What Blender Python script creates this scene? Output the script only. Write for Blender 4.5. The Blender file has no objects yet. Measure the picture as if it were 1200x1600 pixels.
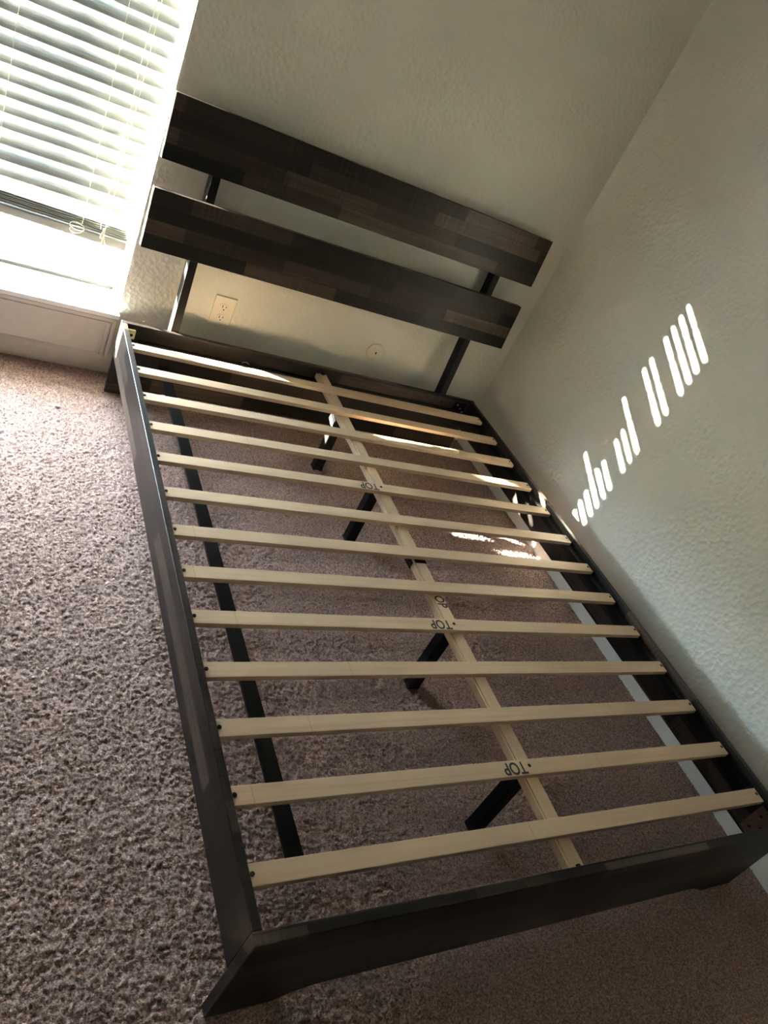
import bpy, bmesh, math, random
import numpy as np
from mathutils import Matrix, Vector

random.seed(7)
rng = np.random.default_rng(11)
SC = bpy.context.scene
COL = SC.collection

# ------------------------------------------------------------------ camera
F_PX = 1172.53
cam_d = bpy.data.cameras.new('camera')
cam_d.sensor_fit = 'VERTICAL'
cam_d.sensor_height = 36.0
cam_d.sensor_width = 27.0
cam_d.lens = 36.0 * F_PX / 1600.0
cam_d.clip_start = 0.02
cam = bpy.data.objects.new('camera', cam_d)
COL.objects.link(cam)
RX = (0.8455245964, -0.3389817428, 0.4125282232)      # image right
RY = (0.1029152900, -0.6546614256, -0.7488837433)     # image down
RZ = (0.5239242311, 0.6756550865, -0.5186459333)      # forward
M = Matrix(((RX[0], -RY[0], -RZ[0], -0.482062),
            (RX[1], -RY[1], -RZ[1], -2.406697),
            (RX[2], -RY[2], -RZ[2], 1.389821),
            (0, 0, 0, 1)))
cam.matrix_world = M
SC.camera = cam

# ------------------------------------------------------------------ world, sun, exposure
world = bpy.data.worlds.new('sky')
SC.world = world
world.use_nodes = True
bg = world.node_tree.nodes['Background']
bg.inputs['Color'].default_value = (0.74, 0.87, 1.0, 1)
bg.inputs['Strength'].default_value = 11.0

sun_d = bpy.data.lights.new('sun', 'SUN')
sun_d.energy = 85.0
sun_d.color = (1.0, 0.90, 0.74)
sun_d.angle = 0.0093
sun = bpy.data.objects.new('sun', sun_d)
COL.objects.link(sun)
SUN_DIR = Vector((1.0, -0.43, -0.226)).normalized()
sun.rotation_euler = SUN_DIR.to_track_quat('-Z', 'Y').to_euler()
sun.location = (-4, 2, 3)

# the window opening guides the sampling of the sky (a portal gives off no light of its own)
por_d = bpy.data.lights.new('window_portal', 'AREA')
por_d.shape = 'RECTANGLE'
por_d.size, por_d.size_y = 0.94, 1.345
por_d.cycles.is_portal = True
por = bpy.data.objects.new('window_portal', por_d)
COL.objects.link(por)
por.location = (-0.4635, 0.245, 0.8875)
por.rotation_euler = (-math.pi / 2, 0, 0)

SC.view_settings.view_transform = 'Standard'
SC.view_settings.look = 'None'
SC.view_settings.gamma = 1.0
SC.view_settings.use_curve_mapping = False
SC.view_settings.exposure = 3.3
SC.cycles.diffuse_bounces = 8
SC.cycles.max_bounces = 12
SC.cycles.sample_clamp_indirect = 12.0
SC.cycles.caustics_reflective = False
SC.cycles.caustics_refractive = False


# ------------------------------------------------------------------ materials
class NT:
    def __init__(self, name):
        self.m = bpy.data.materials.new(name)
        self.m.use_nodes = True
        self.t = self.m.node_tree
        self.b = self.t.nodes['Principled BSDF']
        self.out = self.t.nodes['Material Output']

    def n(self, typ, **kw):
        nd = self.t.nodes.new(typ)
        for k, v in kw.items():
            if k in nd.bl_rna.properties.keys():
                setattr(nd, k, v)
            else:
                nd.inputs[k.replace('_', ' ')].default_value = v
        return nd

    def l(self, a, b):
        self.t.links.new(a, b)

    def mix(self, fac, a, b, blend='MIX'):
        nd = self.n('ShaderNodeMix', data_type='RGBA', blend_type=blend)
        for sock, v in ((0, fac), (6, a), (7, b)):
            if hasattr(v, 'is_linked'):
                self.l(v, nd.inputs[sock])
            else:
                nd.inputs[sock].default_value = v if not isinstance(v, tuple) or len(v) == 4 else (*v, 1)
        return nd.outputs[2]

    def ramp(self, fac, stops):
        nd = self.n('ShaderNodeValToRGB')
        els = nd.color_ramp.elements
        while len(els) < len(stops):
            els.new(0.5)
        for e, (p, c) in zip(els, stops):
            e.position = p
            e.color = (*c, 1) if len(c) == 3 else c
        self.l(fac, nd.inputs['Fac'])
        return nd.outputs['Color']

    def bump(self, h, strength, dist):
        nd = self.n('ShaderNodeBump')
        nd.inputs['Strength'].default_value = strength
        nd.inputs['Distance'].default_value = dist
        self.l(h, nd.inputs['Height'])
        self.l(nd.outputs['Normal'], self.b.inputs['Normal'])

    def base(self, v):
        if hasattr(v, 'is_linked'):
            self.l(v, self.b.inputs['Base Color'])
        else:
            self.b.inputs['Base Color'].default_value = (*v, 1)


def simple(name, col, rough=0.5, metal=0.0, spec=0.5):
    k = NT(name)
    k.base(col)
    k.b.inputs['Roughness'].default_value = rough
    k.b.inputs['Metallic'].default_value = metal
    k.b.inputs['Specular IOR Level'].default_value = spec
    # faint mottling so that no surface is a flat colour
    tc = k.n('ShaderNodeTexCoord')
    ns = k.n('ShaderNodeTexNoise', Scale=35.0, Detail=4.0)
    k.l(tc.outputs['Object'], ns.inputs['Vector'])
    c = k.mix(ns.outputs['Fac'], tuple(x * 0.9 for x in col), tuple(min(1, x * 1.08) for x in col))
    k.base(c)
    return k.m


def wall_material(name, col):
    k = NT(name)
    tc = k.n('ShaderNodeTexCoord')
    n1 = k.n('ShaderNodeTexNoise', Scale=85.0, Detail=3.0, Roughness=0.55)
    n2 = k.n('ShaderNodeTexNoise', Scale=2.2, Detail=3.0)
    vo = k.n('ShaderNodeTexVoronoi', Scale=60.0)
    for nd in (n1, n2, vo):
        k.l(tc.outputs['Object'], nd.inputs['Vector'])
    c = k.mix(n2.outputs['Fac'], tuple(x * 0.96 for x in col), tuple(x * 1.03 for x in col))
    k.base(c)
    k.b.inputs['Roughness'].default_value = 0.62
    k.b.inputs['Specular IOR Level'].default_value = 0.3
    ad = k.n('ShaderNodeMath', operation='ADD')
    k.l(n1.outputs['Fac'], ad.inputs[0])
    k.l(vo.outputs['Distance'], ad.inputs[1])
    k.bump(ad.outputs[0], 0.55, 0.0035)
    return k.m


def dark_wood(name, axis):
    """printed plank laminate; axis = 'x' or 'y', the direction the staves run in"""
    k = NT(name)
    tc = k.n('ShaderNodeTexCoord')
    oi = k.n('ShaderNodeObjectInfo')
    sp = k.n('ShaderNodeSeparateXYZ')
    k.l(tc.outputs['Object'], sp.inputs[0])
    off = k.n('ShaderNodeMath', operation='MULTIPLY')
    k.l(oi.outputs['Random'], off.inputs[0])
    off.inputs[1].default_value = 7.3
    along = k.n('ShaderNodeMath', operation='ADD')
    k.l(sp.outputs['X' if axis == 'x' else 'Y'], along.inputs[0])
    k.l(off.outputs[0], along.inputs[1])
    cross = k.n('ShaderNodeMath', operation='ADD')       # height plus depth: works on faces and edges
    k.l(sp.outputs['Z'], cross.inputs[0])
    k.l(sp.outputs['Y' if axis == 'x' else 'X'], cross.inputs[1])
    v = k.n('ShaderNodeCombineXYZ')
    k.l(along.outputs[0], v.inputs[0])
    k.l(cross.outputs[0], v.inputs[1])
    br = k.n('ShaderNodeTexBrick', offset=0.37, offset_frequency=2, squash=1.45, squash_frequency=3)
    br.inputs['Scale'].default_value = 1.0
    br.inputs['Mortar Size'].default_value = 0.0006
    br.inputs['Mortar Smooth'].default_value = 0.3
    br.inputs['Brick Width'].default_value = 0.33
    br.inputs['Row Height'].default_value = 0.0445
    br.inputs['Color1'].default_value = (0, 0, 0, 1)
    br.inputs['Color2'].default_value = (1, 1, 1, 1)
    br.inputs['Mortar'].default_value = (0.1, 0.1, 0.1, 1)
    k.l(v.outputs[0], br.inputs['Vector'])
    stave = k.ramp(br.outputs['Color'], [(0.0, (0.0060, 0.0048, 0.0044)), (0.3, (0.013, 0.0100, 0.0088)),
                                         (0.6, (0.028, 0.0205, 0.0168)), (1.0, (0.078, 0.056, 0.044))])
    mp = k.n('ShaderNodeMapping')
    mp.inputs['Scale'].default_value = (3.0, 95.0, 1.0)
    k.l(v.outputs[0], mp.inputs['Vector'])
    gr = k.n('ShaderNodeTexNoise', Scale=1.0, Detail=6.0, Roughness=0.65, Distortion=0.6)
    k.l(mp.outputs[0], gr.inputs['Vector'])
    mp2 = k.n('ShaderNodeMapping')                       # saw marks across the stave
    mp2.inputs['Scale'].default_value = (160.0, 9.0, 1.0)
    k.l(v.outputs[0], mp2.inputs['Vector'])
    sw = k.n('ShaderNodeTexNoise', Scale=1.0, Detail=2.0)
    k.l(mp2.outputs[0], sw.inputs['Vector'])
    swm = k.n('ShaderNodeTexNoise', Scale=5.0, Detail=2.0)
    k.l(v.outputs[0], swm.inputs['Vector'])
    g = k.ramp(gr.outputs['Fac'], [(0.3, (0.55, 0.52, 0.5)), (0.62, (1.25, 1.25, 1.25))])
    c1 = k.mix(0.85, stave, g, 'MULTIPLY')
    s = k.ramp(sw.outputs['Fac'], [(0.42, (0.62, 0.6, 0.58)), (0.6, (1.35, 1.35, 1.35))])
    sf = k.ramp(swm.outputs['Fac'], [(0.48, (0, 0, 0)), (0.6, (0.75, 0.75, 0.75))])
    c2 = k.mix(sf, c1, k.mix(1.0, c1, s, 'MULTIPLY'))
    k.base(c2)
    k.b.inputs['Roughness'].default_value = 0.37
    k.b.inputs['Specular IOR Level'].default_value = 0.24
    k.bump(gr.outputs['Fac'], 0.25, 0.0006)
    return k.m


def pine(name, axis):
    k = NT(name)
    tc = k.n('ShaderNodeTexCoord')
    oi = k.n('ShaderNodeObjectInfo')
    off = k.n('ShaderNodeVectorMath', operation='MULTIPLY_ADD')
    cmb = k.n('ShaderNodeCombineXYZ')
    for i in range(3):
        k.l(oi.outputs['Random'], cmb.inputs[i])
    k.l(cmb.outputs[0], off.inputs[0])
    off.inputs[1].default_value = (11.0, 5.0, 3.0)
    k.l(tc.outputs['Object'], off.inputs[2])
    mp = k.n('ShaderNodeMapping')
    mp.inputs['Scale'].default_value = (3.0, 70.0, 70.0) if axis == 'x' else (70.0, 3.0, 70.0)
    k.l(off.outputs[0], mp.inputs['Vector'])
    gr = k.n('ShaderNodeTexNoise', Scale=1.0, Detail=4.0, Roughness=0.5, Distortion=0.8)
    k.l(mp.outputs[0], gr.inputs['Vector'])
    n2 = k.n('ShaderNodeTexNoise', Scale=3.0, Detail=2.0)
    k.l(off.outputs[0], n2.inputs['Vector'])
    c = k.ramp(gr.outputs['Fac'], [(0.30, (0.455, 0.308, 0.196)), (0.5, (0.535, 0.388, 0.262)), (0.75, (0.60, 0.460, 0.328))])
    c = k.mix(n2.outputs['Fac'], c, (0.55, 0.415, 0.29))
    # finger joints: a thin line every so often along the length
    sp = k.n('ShaderNodeSeparateXYZ')
    k.l(off.outputs[0], sp.inputs[0])
    md = k.n('ShaderNodeMath', operation='PINGPONG')
    md.inputs[1].default_value = 0.43
    k.l(sp.outputs[0 if axis == 'x' else 1], md.inputs[0])
    lt = k.n('ShaderNodeMath', operation='LESS_THAN')
    lt.inputs[1].default_value = 0.0013
    k.l(md.outputs[0], lt.inputs[0])
    mf = k.n('ShaderNodeMath', operation='MULTIPLY')
    mf.inputs[1].default_value = 0.5
    k.l(lt.outputs[0], mf.inputs[0])
    c = k.mix(mf.outputs[0], c, (0.38, 0.26, 0.13))
    k.base(c)
    k.b.inputs['Roughness'].default_value = 0.5
    k.b.inputs['Specular IOR Level'].default_value = 0.35
    k.bump(gr.outputs['Fac'], 0.2, 0.0008)
    return k.m


def carpet_material():
    k = NT('taupe_carpet')
    tc = k.n('ShaderNodeTexCoord')
    fine = k.n('ShaderNodeTexNoise', Scale=420.0, Detail=3.0, Roughness=0.7)
    mid = k.n('ShaderNodeTexNoise', Scale=110.0, Detail=3.0, Roughness=0.6)
    big = k.n('ShaderNodeTexNoise', Scale=5.0, Detail=3.0)
    for nd in (fine, mid, big):
        k.l(tc.outputs['Object'], nd.inputs['Vector'])
    c = k.ramp(mid.outputs['Fac'], [(0.3, (0.26, 0.168, 0.146)), (0.52, (0.46, 0.312, 0.274)), (0.72, (0.62, 0.435, 0.392))])
    c = k.mix(big.outputs['Fac'], k.mix(1.0, c, (0.94, 0.90, 0.88), 'MULTIPLY'), k.mix(1.0, c, (1.10, 1.11, 1.12), 'MULTIPLY'))
    c = k.mix(0.5, c, k.ramp(fine.outputs['Fac'], [(0.38, (0.22, 0.14, 0.12)), (0.62, (0.68, 0.485, 0.432))]))
    tuft = k.n('ShaderNodeTexNoise', Scale=210.0, Detail=2.0, Roughness=0.5)
    k.l(tc.outputs['Object'], tuft.inputs['Vector'])
    c = k.mix(1.0, c, k.ramp(tuft.outputs['Fac'], [(0.36, (0.60, 0.58, 0.57)), (0.5, (0.96, 0.96, 0.96)), (0.66, (1.30, 1.30, 1.30))]), 'MULTIPLY')
    k.base(c)
    k.b.inputs['Roughness'].default_value = 0.95
    k.b.inputs['Specular IOR Level'].default_value = 0.1
    k.b.inputs['Sheen Weight'].default_value = 0.08
    k.b.inputs['Sheen Roughness'].default_value = 0.5
    k.bump(fine.outputs['Fac'], 0.9, 0.005)
    return k.m


def glass_material():
    k = NT('window_glass')
    tr = k.n('ShaderNodeBsdfTransparent')
    tr.inputs['Color'].default_value = (0.93, 0.96, 0.95, 1)
    gl = k.n('ShaderNodeBsdfGlossy')
    gl.inputs['Roughness'].default_value = 0.01
    lw = k.n('ShaderNodeLayerWeight')
    lw.inputs['Blend'].default_value = 0.5
    pw = k.n('ShaderNodeMath', operation='POWER')
    pw.inputs[1].default_value = 5.0
    k.l(lw.outputs['Facing'], pw.inputs[0])
    fr = k.n('ShaderNodeMath', operation='MULTIPLY_ADD')
    fr.inputs[1].default_value = 0.94
    fr.inputs[2].default_value = 0.04
    k.l(pw.outputs[0], fr.inputs[0])
    mx = k.n('ShaderNodeMixShader')
    k.l(fr.outputs[0], mx.inputs[0])
    k.l(tr.outputs[0], mx.inputs[1])
    k.l(gl.outputs[0], mx.inputs[2])
    k.l(mx.outputs[0], k.out.inputs['Surface'])
    return k.m


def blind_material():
    k = NT('shade_greyed_vinyl_slat')
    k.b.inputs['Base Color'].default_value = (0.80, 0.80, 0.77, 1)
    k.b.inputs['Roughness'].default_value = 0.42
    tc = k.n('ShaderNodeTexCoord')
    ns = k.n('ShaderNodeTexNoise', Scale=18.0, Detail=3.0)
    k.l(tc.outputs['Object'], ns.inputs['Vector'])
    k.base(k.mix(ns.outputs['Fac'], (0.28, 0.29, 0.288), (0.33, 0.34, 0.338)))  # mid-grey instead of white: the slats' shade is put into the colour
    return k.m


WALL = wall_material('beige_wall_paint', (0.67, 0.65, 0.585))
CEIL = wall_material('ceiling_paint', (0.80, 0.78, 0.72))
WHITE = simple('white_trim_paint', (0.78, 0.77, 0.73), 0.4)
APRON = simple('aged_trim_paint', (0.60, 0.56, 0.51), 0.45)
VINYL = simple('white_window_vinyl', (0.80, 0.80, 0.78), 0.4)
CARPET = carpet_material()
WX = dark_wood('dark_plank_laminate_lengthwise', 'x')
WY = dark_wood('dark_plank_laminate_rail', 'y')
PX = pine('pale_pine', 'x')
PY = pine('pale_pine_beam', 'y')
BLACK = simple('black_powder_coat', (0.003, 0.003, 0.0035), 0.45, 0.0, 0.2)
BLACKBAR = simple('black_steel_bar', (0.003, 0.0035, 0.004), 0.42, 0.0, 0.2)
SCREW = simple('black_screw', (0.015, 0.014, 0.013), 0.4, 0.6)
HOLE = simple('dark_hole', (0.012, 0.010, 0.009), 0.9)
BROWNPLATE = simple('brown_bracket_metal', (0.15, 0.082, 0.060), 0.5, 0.2)
STEEL = simple('zinc_steel', (0.55, 0.55, 0.55), 0.35, 0.9)
INK = simple('blue_black_ink', (0.012, 0.018, 0.035), 0.7)
PAPER = simple('white_paper_label', (0.78, 0.77, 0.74), 0.7)
YELLOW = simple('pale_yellow_plastic', (0.62, 0.60, 0.30), 0.5)
PLATE = simple('ivory_wall_plate', (0.66, 0.61, 0.52), 0.35)
CORD = simple('cream_blind_cord', (0.74, 0.70, 0.56), 0.7)
TASSEL = simple('cream_cord_tassel', (0.58, 0.53, 0.38), 0.5)
RAILSHADE = simple('shade_greyed_rail_vinyl', (0.36, 0.355, 0.34), 0.45)  # blind rail greyed: shade on its room side is part of this colour
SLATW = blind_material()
GLASS = glass_material()


# ------------------------------------------------------------------ mesh helpers
def link(o, parent=None):
    COL.objects.link(o)
    if parent is not None:
        o.parent = parent
    return o


def mesh_obj(name, bm, mat, parent=None, smooth=False):
    me = bpy.data.meshes.new(name)
    bm.normal_update()
    bm.to_mesh(me)
    bm.free()
    me.materials.append(mat)
    if smooth:
        for p in me.polygons:
            p.use_smooth = True
    return link(bpy.data.objects.new(name, me), parent)


def add_box(bm, lo, hi, bev=0.0, seg=1):
    ret = bmesh.ops.create_cube(bm, size=1.0)
    vs = ret['verts']
    for v in vs:
        v.co = Vector([lo[i] + (v.co[i] + 0.5) * (hi[i] - lo[i]) for i in range(3)])
    if bev > 0:
        es = {e for v in vs for e in v.link_edges}
        bmesh.ops.bevel(bm, geom=list(es), offset=bev, segments=seg, profile=0.5, affect='EDGES')


def box(name, lo, hi, mat, parent=None, bev=0.0, seg=1):
    bm = bmesh.new()
    add_box(bm, lo, hi, bev, seg)
    return mesh_obj(name, bm, mat, parent)


def prism(name, pts, axis, a, b, mat, parent=None, bev=0.0):
    """polygon pts (2-D) extruded along axis from a to b; axis 'x': pts=(y,z), 'y': pts=(x,z), 'z': pts=(x,y)"""
    bm = bmesh.new()

    def mk(p, t):
        return {'x': (t, p[0], p[1]), 'y': (p[0], t, p[1]), 'z': (p[0], p[1], t)}[axis]
    v0 = [bm.verts.new(mk(p, a)) for p in pts]
    v1 = [bm.verts.new(mk(p, b)) for p in pts]
    bm.faces.new(v0)
    bm.faces.new(v1[::-1])
    n = len(pts)
    for i in range(n):
        bm.faces.new((v0[i], v1[i], v1[(i + 1) % n], v0[(i + 1) % n]))
    bmesh.ops.recalc_face_normals(bm, faces=bm.faces[:])
    if bev > 0:
        bmesh.ops.bevel(bm, geom=bm.edges[:], offset=bev, segments=2, profile=0.5, affect='EDGES')
    return mesh_obj(name, bm, mat, parent)


def add_disc(bm, c, r, h, axis='z', n=16):
    """short cylinder with centre c of its base, growing h along axis"""
    ret = bmesh.ops.create_cone(bm, cap_ends=True, segments=n, radius1=r, radius2=r, depth=abs(h))
    rot = {'z': Matrix.Identity(3), 'y': Matrix.Rotation(math.pi / 2, 3, 'X'), 'x': Matrix.Rotation(math.pi / 2, 3, 'Y')}[axis]
    i = 'xyz'.index(axis)
    for v in ret['verts']:
        v.co = rot @ v.co
        v.co += Vector(c)
        v.co[i] += h / 2


def disc(name, c, r, h, mat, parent=None, axis='z', n=16):
    bm = bmesh.new()
    add_disc(bm, c, r, h, axis, n)
    return mesh_obj(name, bm, mat, parent)


def tube(name, pts, r, mat, parent=None, n=6):
    bm = bmesh.new()
    pts = [Vector(p) for p in pts]
    rings = []
    for i, p in enumerate(pts):
        d = (pts[min(i + 1, len(pts) - 1)] - pts[max(i - 1, 0)]).normalized()
        a = d.orthogonal().normalized()
        if rings:
            a = (prev_a - d * prev_a.dot(d)).normalized()
        b = d.cross(a)
        prev_a = a
        rings.append([bm.verts.new(p + r * (math.cos(t) * a + math.sin(t) * b)) for t in [2 * math.pi * j / n for j in range(n)]])
    for i in range(len(rings) - 1):
        for j in range(n):
            bm.faces.new((rings[i][j], rings[i][(j + 1) % n], rings[i + 1][(j + 1) % n], rings[i + 1][j]))
    bm.faces.new(rings[0][::-1])
    bm.faces.new(rings[-1])
    bmesh.ops.recalc_face_normals(bm, faces=bm.faces[:])
    return mesh_obj(name, bm, mat, parent, smooth=True)


def empty(name, loc=(0, 0, 0)):
    o = bpy.data.objects.new(name, None)
    o.location = loc
    o.empty_display_size = 0.05
    COL.objects.link(o)
    return o


def tag(o, label, cat, group=None):
    o['label'] = label
    o['category'] = cat
    if group:
        o['group'] = group
    return o


def structure(o, label):
    o['kind'] = 'structure'
    o['label'] = label
    o['category'] = {'w': 'wall'}.get('', o.name.split('_')[0])
    return o


# ------------------------------------------------------------------ room shell
XR, XL = 1.562, -2.60          # side walls
YH, YB = 0.010, -4.70          # head wall face, back wall
ZC = 2.44
WX0, WX1 = -0.935, 0.008       # window opening
WZ0, WZ1 = 0.215, 1.56
YOUT = 0.235                   # outer face of the head wall


def carpet_floor():
    x0, x1, y0, y1, s = -1.2, XR, -2.6, 0.012, 0.0032
    nx, ny = int((x1 - x0) / s) + 1, int((y1 - y0) / s) + 1

    def smooth(a, k):
        for _ in range(k):
            a = (a + np.roll(a, 1, 0) + np.roll(a, -1, 0) + np.roll(a, 1, 1) + np.roll(a, -1, 1)) / 5
        return a / (a.std() + 1e-9)
    h = 0.0017 * rng.standard_normal((ny, nx)) + 0.0012 * smooth(rng.standard_normal((ny, nx)), 1) \
        + 0.0006 * smooth(rng.standard_normal((ny, nx)), 60)
    h = np.clip(h, -0.005, 0.0045)
    gx, gy = np.meshgrid(np.linspace(x0, x1, nx), np.linspace(y0, y1, ny))
    jx = gx + rng.uniform(-0.0015, 0.0015, gx.shape)
    jy = gy + rng.uniform(-0.0015, 0.0015, gy.shape)
    h[0, :] = h[-1, :] = h[:, 0] = h[:, -1] = 0
    jx[:, 0], jx[:, -1], jy[0, :], jy[-1, :] = x0, x1, y0, y1
    co = np.stack([jx, jy, h - 0.001], -1).reshape(-1, 3)
    idx = np.arange(nx * ny).reshape(ny, nx)
    f = np.stack([idx[:-1, :-1], idx[:-1, 1:], idx[1:, 1:], idx[1:, :-1]], -1).reshape(-1, 4)
    # plain surroundings out to the walls
    ext = np.array([(XL, YB, -0.001), (XR, YB, -0.001), (XR, y0, -0.001), (x0, y0, -0.001), (XL, y0, -0.001), (XL, y1, -0.001), (x0, y1, -0.001)])
    b = len(co)
    co = np.vstack([co, ext])
    extra = np.array([(b, b + 1, b + 2, b + 4), (b + 4, b + 3, b + 6, b + 5)])
    f = np.vstack([f, extra]).astype(np.int32)
    me = bpy.data.meshes.new('floor')
    me.vertices.add(len(co))
    me.vertices.foreach_set('co', co.astype(np.float32).ravel())
    me.loops.add(f.size)
    me.loops.foreach_set('vertex_index', f.ravel())
    me.polygons.add(len(f))
    me.polygons.foreach_set('loop_start', np.arange(0, f.size, 4, dtype=np.int32))
    me.update(calc_edges=True)
    me.polygons.foreach_set('use_smooth', np.ones(len(f), dtype=bool))
    me.materials.append(CARPET)
    return link(bpy.data.objects.new('floor', me))


structure(carpet_floor(), 'pinkish taupe twist pile carpet covering the whole floor')

bm = bmesh.new()
add_box(bm, (XL, YH, -0.05), (WX0, YOUT, ZC))
add_box(bm, (WX1, YH, -0.05), (XR + 0.1, YOUT, ZC))
add_box(bm, (WX0, YH, -0.05), (WX1, YOUT, WZ0))
add_box(bm, (WX0, YH, WZ1), (WX1, YOUT, ZC))
structure(mesh_obj('wall_head', bm, WALL), 'beige textured wall with the window behind the headboard')
structure(box('wall_right', (XR, YB, -0.05), (XR + 0.1, YH, ZC), WALL), 'long beige textured wall beside the bed with sun stripes')
structure(box('wall_left', (XL - 0.1, YB, -0.05), (XL, YOUT, ZC), WALL), 'beige wall opposite the bed side')
structure(box('wall_back', (XL - 0.1, YB - 0.1, -0.05), (XR + 0.1, YB, ZC), WALL), 'beige wall facing the foot of the bed')
structure(box('ceiling', (XL - 0.1, YB - 0.1, ZC), (XR + 0.1, YOUT, ZC + 0.1), CEIL), 'plain pale ceiling over the room')


def baseboard(name, axis, a, b, face, label, h=0.083, t=0.010, sgn=-1, mat=WHITE):
    prof = [(0, 0), (sgn * t, 0), (sgn * t, h - 0.022), (sgn * t * 0.75, h - 0.012), (sgn * t * 0.45, h - 0.003), (0, h)]
    if axis == 'y':
        return structure(prism(name, [(face + p, z) for p, z in prof], 'y', a, b, mat), label)
    return structure(prism(name, [(face + p, z) for p, z in prof], 'x', a, b, mat), label)


baseboard('baseboard_right', 'y', YB, YH, XR, 'white baseboard along the wall beside the bed')
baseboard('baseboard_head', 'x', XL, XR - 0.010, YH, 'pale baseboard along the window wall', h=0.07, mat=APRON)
baseboard('baseboard_left', 'y', YB, YH, XL, 'white baseboard opposite the bed side', sgn=1)
baseboard('baseboard_back', 'x', XL + 0.01, XR - 0.01, YB, 'white baseboard at the foot end wall', sgn=1)

GRASS = wall_material('dry_lawn', (0.16, 0.17, 0.09))
structure(box('ground', (-14.0, YOUT, -0.30), (12.0, 16.0, -0.20), GRASS), 'level ground outside the window')

# --- apron panel under the sill: flat board framed by a stepped moulding that turns down at its end
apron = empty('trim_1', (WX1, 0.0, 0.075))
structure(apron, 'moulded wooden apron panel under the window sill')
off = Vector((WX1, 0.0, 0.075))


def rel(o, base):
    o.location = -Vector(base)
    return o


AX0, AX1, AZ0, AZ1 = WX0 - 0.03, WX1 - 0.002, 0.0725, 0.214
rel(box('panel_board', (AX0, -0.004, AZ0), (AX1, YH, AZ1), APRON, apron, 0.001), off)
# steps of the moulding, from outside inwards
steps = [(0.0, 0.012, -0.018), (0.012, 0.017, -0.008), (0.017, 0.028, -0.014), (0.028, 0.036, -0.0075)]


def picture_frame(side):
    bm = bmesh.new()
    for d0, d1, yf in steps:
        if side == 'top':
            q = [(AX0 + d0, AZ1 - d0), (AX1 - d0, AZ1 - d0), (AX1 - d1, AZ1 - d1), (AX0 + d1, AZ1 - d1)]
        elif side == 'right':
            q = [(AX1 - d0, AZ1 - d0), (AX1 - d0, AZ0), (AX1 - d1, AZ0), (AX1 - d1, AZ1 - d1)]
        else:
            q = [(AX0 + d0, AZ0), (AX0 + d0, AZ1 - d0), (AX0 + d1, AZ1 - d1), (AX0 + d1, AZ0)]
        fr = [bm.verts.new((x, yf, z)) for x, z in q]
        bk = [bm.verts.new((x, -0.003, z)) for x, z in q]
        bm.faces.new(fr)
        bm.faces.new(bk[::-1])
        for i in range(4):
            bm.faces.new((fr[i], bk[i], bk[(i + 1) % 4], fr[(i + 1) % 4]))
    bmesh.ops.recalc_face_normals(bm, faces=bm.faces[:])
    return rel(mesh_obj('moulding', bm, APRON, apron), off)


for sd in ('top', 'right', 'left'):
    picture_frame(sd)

# --- window: sill, vinyl frame, sash, grille bars and panes
win = empty('window_1', (0, 0.17, WZ0))
structure(win, 'white window with low sill and grille bars, glaring with daylight')
woff = Vector((0, 0.17, WZ0))


GRILLE = simple('shade_darkened_grille_vinyl', (0.26, 0.265, 0.27), 0.5)  # window vinyl darkened: backlit shade of the bars is painted in


def wpart(name, lo, hi, mat=VINYL, bev=0.0015, parent=None):
    o = box(name, lo, hi, mat, parent or win, bev)
    if parent is None:
        rel(o, woff)
    return o


sill = prism('sill', [(WX0 - 0.012, -0.020), (WX1 + 0.004, -0.020), (WX1 + 0.004, YH - 0.001), (WX1 - 0.0005, YH - 0.001), (WX1 - 0.0005, 0.180),
                      (WX0 + 0.0005, 0.180), (WX0 + 0.0005, YH - 0.001), (WX0 - 0.012, YH - 0.001)], 'z', WZ0 + 0.0005, WZ0 + 0.017, VINYL, win, 0.002)
rel(sill, woff)
YF = 0.172
wpart('frame_bottom', (WX0, YF, WZ0 + 0.018), (WX1, YOUT - 0.01, WZ0 + 0.050))
wpart('frame_top', (WX0, YF, WZ1 - 0.035), (WX1, YOUT - 0.01, WZ1))
wpart('frame_side', (WX0, YF, WZ0 + 0.050), (WX0 + 0.030, YOUT - 0.01, WZ1 - 0.035))
wpart('frame_side', (WX1 - 0.030, YF, WZ0 + 0.050), (WX1, YOUT - 0.01, WZ1 - 0.035))
wpart('track', (WX0 + 0.004, YF - 0.006, WZ0 + 0.018), (WX1 - 0.004, YF, WZ0 + 0.027), simple('dark_track', (0.022, 0.022, 0.022), 0.7, 0.0, 0.1), 0)
MZ = 1.18
wpart('meeting_rail', (WX0 + 0.030, YF + 0.004, MZ - 0.022), (WX1 - 0.030, YOUT - 0.016, MZ + 0.022))
for (za, zb) in ((WZ0 + 0.050, MZ - 0.022), (MZ + 0.022, WZ1 - 0.035)):
    pane = box('pane', (WX0 + 0.028, 0.202, za - 0.002), (WX1 - 0.028, 0.206, zb + 0.002), GLASS, win)
    rel(pane, woff)
for xm in (-0.283, -0.600):
    wpart('grille_bar', (xm - 0.008, 0.192, WZ0 + 0.050), (xm + 0.008, 0.2015, MZ - 0.022), GRILLE)
    wpart('grille_bar', (xm - 0.008, 0.192, MZ + 0.022), (xm + 0.008, 0.2015, WZ1 - 0.035), GRILLE)
for zm in (0.72, 1.00, 1.32):
    for xa, xb in ((WX0 + 0.030, -0.608), (-0.592, -0.291), (-0.275, WX1 - 0.030)):
        wpart('grille_bar', (xa, 0.193, zm - 0.008), (xb, 0.2005, zm + 0.008), GRILLE)

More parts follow.
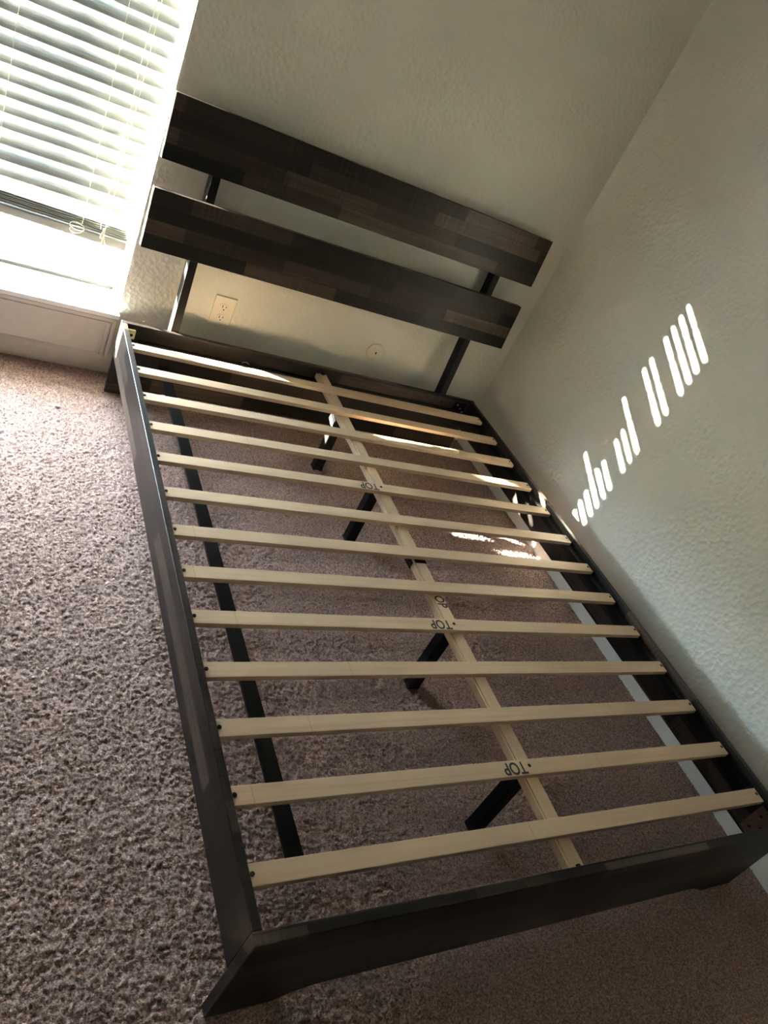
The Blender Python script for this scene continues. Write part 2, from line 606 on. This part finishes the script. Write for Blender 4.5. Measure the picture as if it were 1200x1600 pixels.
# ------------------------------------------------------------------ window blind
blind = empty('window_blind', (WX1, 0.05, 1.46))
tag(blind, 'white slatted window blind half raised above the low sill', 'window blind')
boff = Vector((WX1, 0.05, 1.46))
BX0, BX1, BY = WX0 + 0.018, WX1 - 0.020, 0.052
rel(box('head_rail', (BX0 - 0.008, BY - 0.028, WZ1 - 0.045), (BX1 + 0.008, BY + 0.028, WZ1 - 0.002), RAILSHADE, blind, 0.002), boff)


def slat_mesh(tilt):
    bm = bmesh.new()
    w, th, crown, n = 0.050, 0.0026, 0.0026, 6
    prof = []
    for i in range(n + 1):
        t = -1 + 2 * i / n
        prof.append((t * w / 2, crown * (1 - t * t)))
    lower = [(y, z - th) for y, z in prof[::-1]]
    c, s = math.cos(tilt), math.sin(tilt)
    pts = [(y * c - z * s, y * s + z * c) for y, z in prof + lower]
    L = (BX1 - BX0) / 2
    ch = 0.005
    rings = []
    for x, kk in ((-L, 0.80), (-L + ch, 1.0), (L - ch, 1.0), (L, 0.80)):
        rings.append([bm.verts.new((x, y * kk, z * kk)) for y, z in pts])
    m = len(pts)
    for a in range(3):
        for j in range(m):
            bm.faces.new((rings[a][j], rings[a][(j + 1) % m], rings[a + 1][(j + 1) % m], rings[a + 1][j]))
    bm.faces.new(rings[0][::-1])
    bm.faces.new(rings[-1])
    bmesh.ops.recalc_face_normals(bm, faces=bm.faces[:])
    me = bpy.data.meshes.new('slat')
    bm.to_mesh(me)
    bm.free()
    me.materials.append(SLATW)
    return me


TILT = math.radians(63)
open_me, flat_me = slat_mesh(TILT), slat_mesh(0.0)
XM = (BX0 + BX1) / 2
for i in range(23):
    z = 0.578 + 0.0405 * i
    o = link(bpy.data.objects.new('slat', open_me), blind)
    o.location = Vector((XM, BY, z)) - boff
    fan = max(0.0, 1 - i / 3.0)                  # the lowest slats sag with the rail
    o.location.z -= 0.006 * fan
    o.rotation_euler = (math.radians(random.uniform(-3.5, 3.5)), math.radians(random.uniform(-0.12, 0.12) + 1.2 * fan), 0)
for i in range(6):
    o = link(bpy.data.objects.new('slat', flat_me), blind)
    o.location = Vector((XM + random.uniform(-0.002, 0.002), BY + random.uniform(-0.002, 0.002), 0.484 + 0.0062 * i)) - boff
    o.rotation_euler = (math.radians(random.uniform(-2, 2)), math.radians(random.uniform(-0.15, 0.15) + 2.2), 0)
hb = (BX1 - BX0) / 2
br = box('bottom_rail', (-hb, -0.026, -0.028), (hb, 0.026, 0), RAILSHADE, blind, 0.004, 2)
br.location = Vector((XM, BY, 0.477)) - boff
br.rotation_euler = (0, math.radians(2.2), 0)
for xc in (-0.152, -0.400, -0.78):
    for dy in (-0.0275, 0.0275):
        pts = [(xc + 0.001 * math.sin(q * 1.7), BY + dy, 0.482 + (WZ1 - 0.04 - 0.482) * q / 24) for q in range(25)]
        rel(tube('ladder_cord', pts, 0.0009, CORD, blind, 5), boff)
for xc, sg in ((-0.076, 1), (-0.090, -1)):
    pts = [(xc + sg * 0.0012 * math.sin(q * 0.9) - 0.010 * (1 - q / 20) ** 2, BY - 0.036, 0.485 + (WZ1 - 0.04 - 0.485) * q / 20) for q in range(21)]
    rel(tube('lift_cord', pts, 0.0011, CORD, blind, 5), boff)


def tassel(x, z, rot):
    bm = bmesh.new()
    prof = [(0.0022, 0.020), (0.0034, 0.018), (0.0030, 0.012), (0.0042, 0.004), (0.0060, -0.004), (0.0062, -0.009), (0.0046, -0.012)]
    rings = []
    for r, zz in prof:
        rings.append([bm.verts.new((r * math.cos(a), r * math.sin(a), zz)) for a in [2 * math.pi * j / 10 for j in range(10)]])
    for a in range(len(rings) - 1):
        for j in range(10):
            bm.faces.new((rings[a][j], rings[a + 1][j], rings[a + 1][(j + 1) % 10], rings[a][(j + 1) % 10]))
    bm.faces.new(rings[0])
    bm.faces.new(rings[-1][::-1])
    bmesh.ops.recalc_face_normals(bm, faces=bm.faces[:])
    o = mesh_obj('cord_tassel', bm, TASSEL, blind, True)
    o.location = Vector((x, BY - 0.036, z)) - boff
    o.rotation_euler = (0, rot, 0)


tassel(-0.091, 0.470, 0.1)
tassel(-0.085, 0.448, -0.15)
pts = []
for q in range(60):
    a = q / 59 * 4 * math.pi
    pts.append((-0.165 + 0.022 * math.cos(a) * (1 - 0.12 * q / 59), BY - 0.034 + 0.003 * math.sin(a * 0.5), 0.468 + 0.011 * math.sin(a) + 0.006 * math.sin(a * 0.5)))
rel(tube('wound_cord', pts, 0.0011, CORD, blind, 5), boff)

# ------------------------------------------------------------------ bed frame
bed = empty('bed_frame', (0.715, -1.06, 0.0))
tag(bed, 'dark plank-pattern wooden platform bed frame with bare pine slats and two-plank headboard', 'bed')
bd = Vector((0.715, -1.06, 0.0))


def bpart(o):
    return rel(o, bd)


W, H = 1.43, 0.265
Y0, Y1 = -0.108, -2.017        # head panel back, footboard front
T = 0.017


def end_panel(name, ya, yb):
    zb = 0.030
    prof = [(0, 0), (0.122, 0), (0.150, 0.018), (0.190, zb), (W - 0.190, zb), (W - 0.150, 0.018), (W - 0.122, 0), (W, 0), (W, H), (0, H)]
    return bpart(prism(name, prof, 'y', ya, yb, WX, bed, 0.0016))


head = end_panel('head_panel', Y0, Y0 - T)
foot = end_panel('footboard', Y1 + 0.021, Y1)
railL = bpart(box('side_rail', (0, Y1 + 0.021, 0.14), (T, Y0 - T, H), WY, bed, 0.0014))
railR = bpart(box('side_rail', (W - T - 0.004, Y1 + 0.021, 0.14), (W - 0.004, Y0 - T, H), WY, bed, 0.0014))
LEDZ = 0.2424
for xa, xb, rl in ((T, T + 0.008, railL), (W - 0.004 - T - 0.026, W - 0.004 - T, railR)):
    box('ledger', (xa, Y1 + 0.10, LEDZ - 0.022), (xb, Y0 - 0.09, LEDZ), BLACK, rl, 0.001)
box('cleat', (0.06, Y0 - T - 0.016, 0.190), (W - 0.06, Y0 - T, 0.216), BLACK, head, 0.001)
box('cleat', (0.62, Y1 + 0.021, 0.185), (0.80, Y1 + 0.036, 0.211), BLACK, foot, 0.001)

# slats
SY = [-0.228, -0.365, -0.507, -0.650, -0.790, -0.934, -1.073, -1.208, -1.343, -1.481, -1.616, -1.753, -1.891]
SW, ST, SZ = 0.038, 0.0132, 0.2557
SX0, SX1 = 0.0175, 1.398
bm = bmesh.new()
add_box(bm, (-(SX1 - SX0) / 2, -SW / 2, -ST), ((SX1 - SX0) / 2, SW / 2, 0), 0.0012, 2)
slat_me = bpy.data.meshes.new('pine_slat')
bm.to_mesh(slat_me)
bm.free()
slat_me.materials.append(PX)
bm = bmesh.new()
add_disc(bm, (0, 0, 0), 0.0042, 0.0022, 'z', 12)
screw_me = bpy.data.meshes.new('screw')
bm.to_mesh(screw_me)
bm.free()
screw_me.materials.append(SCREW)
bm = bmesh.new()
add_disc(bm, (0, 0, 0), 0.0042, 0.0007, 'z', 14)
hole_me = bpy.data.meshes.new('screw_hole')
bm.to_mesh(hole_me)
bm.free()
hole_me.materials.append(HOLE)


def text_mesh(txt, size, sx, sy):
    cu = bpy.data.curves.new('stamp', 'FONT')
    cu.body = txt
    cu.size = size
    cu.align_x = 'CENTER'
    cu.align_y = 'CENTER'
    cu.extrude = 0.0002
    cu.offset = 0.0006
    ob = bpy.data.objects.new('stamp_tmp', cu)
    COL.objects.link(ob)
    dg = bpy.context.evaluated_depsgraph_get()
    dg.update()
    me = bpy.data.meshes.new_from_object(ob.evaluated_get(dg))
    bpy.data.objects.remove(ob)
    for v in me.vertices:
        v.co.x *= sx
        v.co.y *= sy
    me.materials.clear()
    me.materials.append(INK)
    return me


TOP = text_mesh('TOP', 0.041, 0.80, 1.0)
slats = []
for i, y in enumerate(SY):
    o = link(bpy.data.objects.new('slat', slat_me), bed)
    o.location = Vector(((SX0 + SX1) / 2, y - SW / 2, SZ)) - bd
    o.rotation_euler = (0, 0, math.radians(random.uniform(-0.12, 0.06)))
    slats.append(o)
    hl = (SX1 - SX0) / 2
    s = link(bpy.data.objects.new('screw', screw_me), o)
    s.location = (-hl + 0.0065, 0.001, 0)
    s = link(bpy.data.objects.new('screw', screw_me), o)
    s.location = (hl - 0.0085, 0.003, -0.0012)
    if i in (4, 8, 11):
        t = link(bpy.data.objects.new('stamped_lettering', TOP), o)
        t.location = (0.659 - (SX0 + SX1) / 2, 0.0005, 0.0002)
        t.rotation_euler = (0, 0, math.pi)
        t['label'] = 'dark ink stamp reading TOP'
        h = link(bpy.data.objects.new('screw_hole', hole_me), o)
        h.location = (0.7025 - (SX0 + SX1) / 2, 0.003, 0)

# centre beam in two lengths
BT = SZ - ST - 0.0002
xa, ya, xb, yb = 0.7185, -0.128, 0.7000, -1.992
ang = math.atan2(xb - xa, -(yb - ya))


def beam(y_a, y_b):
    L = y_a - y_b
    bm = bmesh.new()
    prof = [(-0.020, -0.019), (0.020, -0.019), (0.020, 0), (-0.013, 0), (-0.0135, -0.0035), (-0.0165, -0.0035), (-0.017, -0.001), (-0.020, -0.001)]
    v0 = [bm.verts.new((x, L / 2, z)) for x, z in prof]
    v1 = [bm.verts.new((x, -L / 2, z)) for x, z in prof]
    bm.faces.new(v0)
    bm.faces.new(v1[::-1])
    for i in range(len(prof)):
        j = (i + 1) % len(prof)
        bm.faces.new((v0[i], v1[i], v1[j], v0[j]))
    bmesh.ops.recalc_face_normals(bm, faces=bm.faces[:])
    o = mesh_obj('centre_beam', bm, PY, bed)
    ym = (y_a + y_b) / 2
    xm = xa + (xb - xa) * (ym - ya) / (yb - ya)
    o.location = Vector((xm, ym, BT)) - bd
    o.rotation_euler = (0, 0, ang)
    return o


bA = beam(ya, -1.104)
bB = beam(-1.105, yb)
# black sleeve over the joint of the two lengths
bm = bmesh.new()
add_box(bm, (-0.0235, -0.016, -0.023), (-0.0203, 0.030, -0.002))
add_box(bm, (0.0203, -0.016, -0.023), (0.0235, 0.030, 0.0003))
add_box(bm, (-0.0235, -0.016, -0.023), (0.0235, 0.030, -0.0195))
add_box(bm, (-0.0120, -0.016, -0.001), (0.0235, -0.001, 0.0012))
jb = mesh_obj('joint_sleeve', bm, BLACK, bB)
jb.location = (0, (-1.105 - yb) / 2 - 0.0025, 0)
for o, sgn in ((bA, 1), (bB, -1)):
    L = o.dimensions.y if False else (abs(ya + 1.104) if sgn > 0 else abs(-1.105 - yb))
    b = box('end_hook', (-0.004, -0.004, -0.012), (0.006, 0.004, 0.003), BLACK, o)
    b.location = (0.003, sgn * (L / 2 - 0.003), 0)
# white paper label hanging from the beam
lb = prism('paper_label', [(-0.408, 0.222), (-0.362, 0.226), (-0.356, 0.199), (-0.398, 0.192)], 'x', 0.6925, 0.6932, PAPER, bed)
bpart(lb)
lb['label'] = 'small white paper label on the centre beam'
# ink on the beam: same stamp turned along the beam, its first letter under a slat
st = link(bpy.data.objects.new('stamped_lettering', TOP), bB)
st.location = (0.003, -1.259 - (-1.105 + yb) / 2, 0.0002)
st.rotation_euler = (0, 0, -math.pi / 2)
st['label'] = 'dark ink stamp reading TOP'

# support legs under the beam
for y, dx in ((-0.385, 0.0), (-0.765, 0.004), (-1.352, 0.0), (-1.768, -0.002)):
    xm = xa + (xb - xa) * (y - ya) / (yb - ya) + dx
    bm = bmesh.new()
    add_box(bm, (xm - 0.0175, y - 0.016, 0.006), (xm + 0.0175, y + 0.016, BT - 0.0191), 0.002)
    lg = bpart(mesh_obj('support_leg', bm, BLACK, bed))
    box('foot_cap', (xm - 0.0185, y - 0.017, -0.001), (xm + 0.0185, y + 0.017, 0.009), BLACK, lg, 0.002)

# flat black bar running under the slats on the open side
bar = bpart(box('support_bar', (0.146, -1.862, 0.132), (0.182, Y0 - T, 0.140), BLACKBAR, bed, 0.0008))
bar['label'] = 'flat black steel bar running under the slats'

# headboard: two leaning posts and two planks
LEAN = math.atan(0.11)


def leaning(name, x0, x1, yfront, thick, z0, z1, zref, mat, bev):
    """box leaning back about the x axis; its front face passes (yfront, zref)"""
    bm = bmesh.new()
    add_box(bm, (x0, 0, z0 - zref), (x1, thick, z1 - zref), bev, 2)
    o = mesh_obj(name, bm, mat, bed)
    o.rotation_euler = (-LEAN, 0, 0)
    o.location = Vector((0, yfront, zref)) - bd
    return o


for px in (0.158, 1.260):
    p = leaning('headboard_post', px, px + 0.027, Y0 + 0.0005, 0.044, 0.120, 0.862, 0.265, BLACK, 0.0012)
for z0, z1 in ((0.773, 0.951), (0.514, 0.692)):
    zr = (z0 + z1) / 2
    yfront = Y0 + 0.0005 + 0.11 * (zr - 0.265) - 0.0305
    leaning('headboard_plank', -0.001, 1.421, yfront, 0.030, z0, z1, zr, WX, 0.0012)

# hardware
plate = bpart(prism('corner_bracket', [(-1.932, 0.149), (-1.932, 0.240), (-1.994, 0.240), (-1.994, 0.149)], 'x', 1.4050, 1.4087, BROWNPLATE, bed, 0.0006))
plate['label'] = 'brown metal corner bracket with holes'
for y, z in ((-1.950, 0.172), (-1.950, 0.218), (-1.972, 0.195)):
    disc('bracket_hole', (1.4052, y, z), 0.0045, -0.0010, HOLE, plate, 'x', 12)
disc('bracket_screw', (1.4052, -1.976, 0.160), 0.0028, -0.0022, STEEL, plate, 'x', 10)
plate2 = bpart(box('corner_bracket', (1.335, Y0 - T - 0.003, 0.205), (1.395, Y0 - T, 0.252), BLACK, bed, 0.0008))
for x, z in ((1.352, 0.240), (1.372, 0.226), (1.388, 0.212)):
    disc('bracket_screw', (x, Y0 - T - 0.003, z), 0.004, -0.0025, STEEL, plate2, 'y', 10)
cam_lock = bpart(box('corner_block', (T + 0.006, Y0 - T - 0.010, 0.217), (T + 0.030, Y0 - T, 0.250), YELLOW, bed, 0.003, 2))
cam_lock['label'] = 'pale yellow plastic corner block'
disc('block_hole', (T + 0.018, Y0 - T - 0.010, 0.232), 0.005, -0.0008, HOLE, cam_lock, 'y', 12)
for x, z in ((0.172, 0.236), (1.273, 0.236)):
    b = bpart(disc('panel_bolt', (x, Y0 - T, z), 0.0062, -0.002, SCREW, bed, 'y', 14))
    disc('bolt_socket', (x, Y0 - T - 0.002, z), 0.003, -0.0005, HOLE, b, 'y', 6)
b = bpart(tube('hook', [(0.415, Y0 - T - 0.004, 0.210), (0.418, Y0 - T - 0.008, 0.222), (0.430, Y0 - T - 0.010, 0.226), (0.442, Y0 - T - 0.008, 0.219)], 0.0016, STEEL, bed, 6))

# ------------------------------------------------------------------ wall plates
out = empty('wall_outlet', (0.340, YH, 0.322))
tag(out, 'ivory duplex power outlet on the wall below the headboard', 'outlet')
ox, oz = 0.340, 0.322
bm = bmesh.new()
add_box(bm, (-0.0385, -0.006, -0.059), (0.0385, 0, 0.059), 0.0)
es = [e for e in bm.edges if all(v.co.y < -0.003 for v in e.verts)]
bmesh.ops.bevel(bm, geom=es, offset=0.004, segments=3, profile=0.6, affect='EDGES')
mesh_obj('face_plate', bm, PLATE, out)
for dz in (0.0195, -0.0195):
    bm = bmesh.new()
    pts = []
    for j in range(24):
        a = 2 * math.pi * j / 24
        pts.append((0.0170 * math.cos(a), max(-0.0135, min(0.0135, 0.0170 * math.sin(a)))))
    r = prism('receptacle', pts, 'y', -0.0078, -0.004, PLATE, out)
    r.location = (0, 0, dz)
    for dx, hh in ((-0.0063, 0.0046), (0.0063, 0.0038)):
        box('slot', (dx - 0.0011, -0.0084, 0.0035 - hh), (dx + 0.0011, -0.0070, 0.0035 + hh), HOLE, r)
    disc('ground_hole', (0, -0.0070, -0.0075), 0.0024, -0.0014, HOLE, r, 'y', 12)
disc('plate_screw', (0, -0.006, 0), 0.0030, -0.0012, PLATE, out, 'y', 12)

cp = empty('cable_plate', (0.968, YH, 0.316))
tag(cp, 'round beige cable cover plate with a small hole on the wall', 'cover plate')
bm = bmesh.new()
prof = [(0.0375, 0.0), (0.0375, -0.004), (0.034, -0.0075), (0.0250, -0.0100), (0.010, -0.0110)]
rings = [[bm.verts.new((r * math.cos(a), y, r * math.sin(a))) for a in [2 * math.pi * j / 40 for j in range(40)]] for r, y in prof]
for a in range(len(rings) - 1):
    for j in range(40):
        bm.faces.new((rings[a][j], rings[a + 1][j], rings[a + 1][(j + 1) % 40], rings[a][(j + 1) % 40]))
bm.faces.new(rings[-1])
bm.faces.new(rings[0][::-1])
bmesh.ops.recalc_face_normals(bm, faces=bm.faces[:])
mesh_obj('cover_disc', bm, PLATE, cp, True)
h = disc('cable_hole', (0, -0.0108, 0.001), 0.0045, -0.0006, HOLE, cp, 'y', 12)
h.scale = (0.75, 1, 1.2)

# ------------------------------------------------------------------ bits on the carpet
bm = bmesh.new()
bmesh.ops.create_icosphere(bm, subdivisions=2, radius=0.006)
for v in bm.verts:
    v.co.x *= 1.5
    v.co.z *= 0.6
    v.co += Vector((random.uniform(-1, 1), random.uniform(-1, 1), random.uniform(-1, 1))) * 0.0012
crumb = mesh_obj('paper_scrap', bm, PAPER)
crumb.location = (-0.150, -0.262, 0.005)
tag(crumb, 'tiny white paper scrap on the carpet under the window', 'scrap')
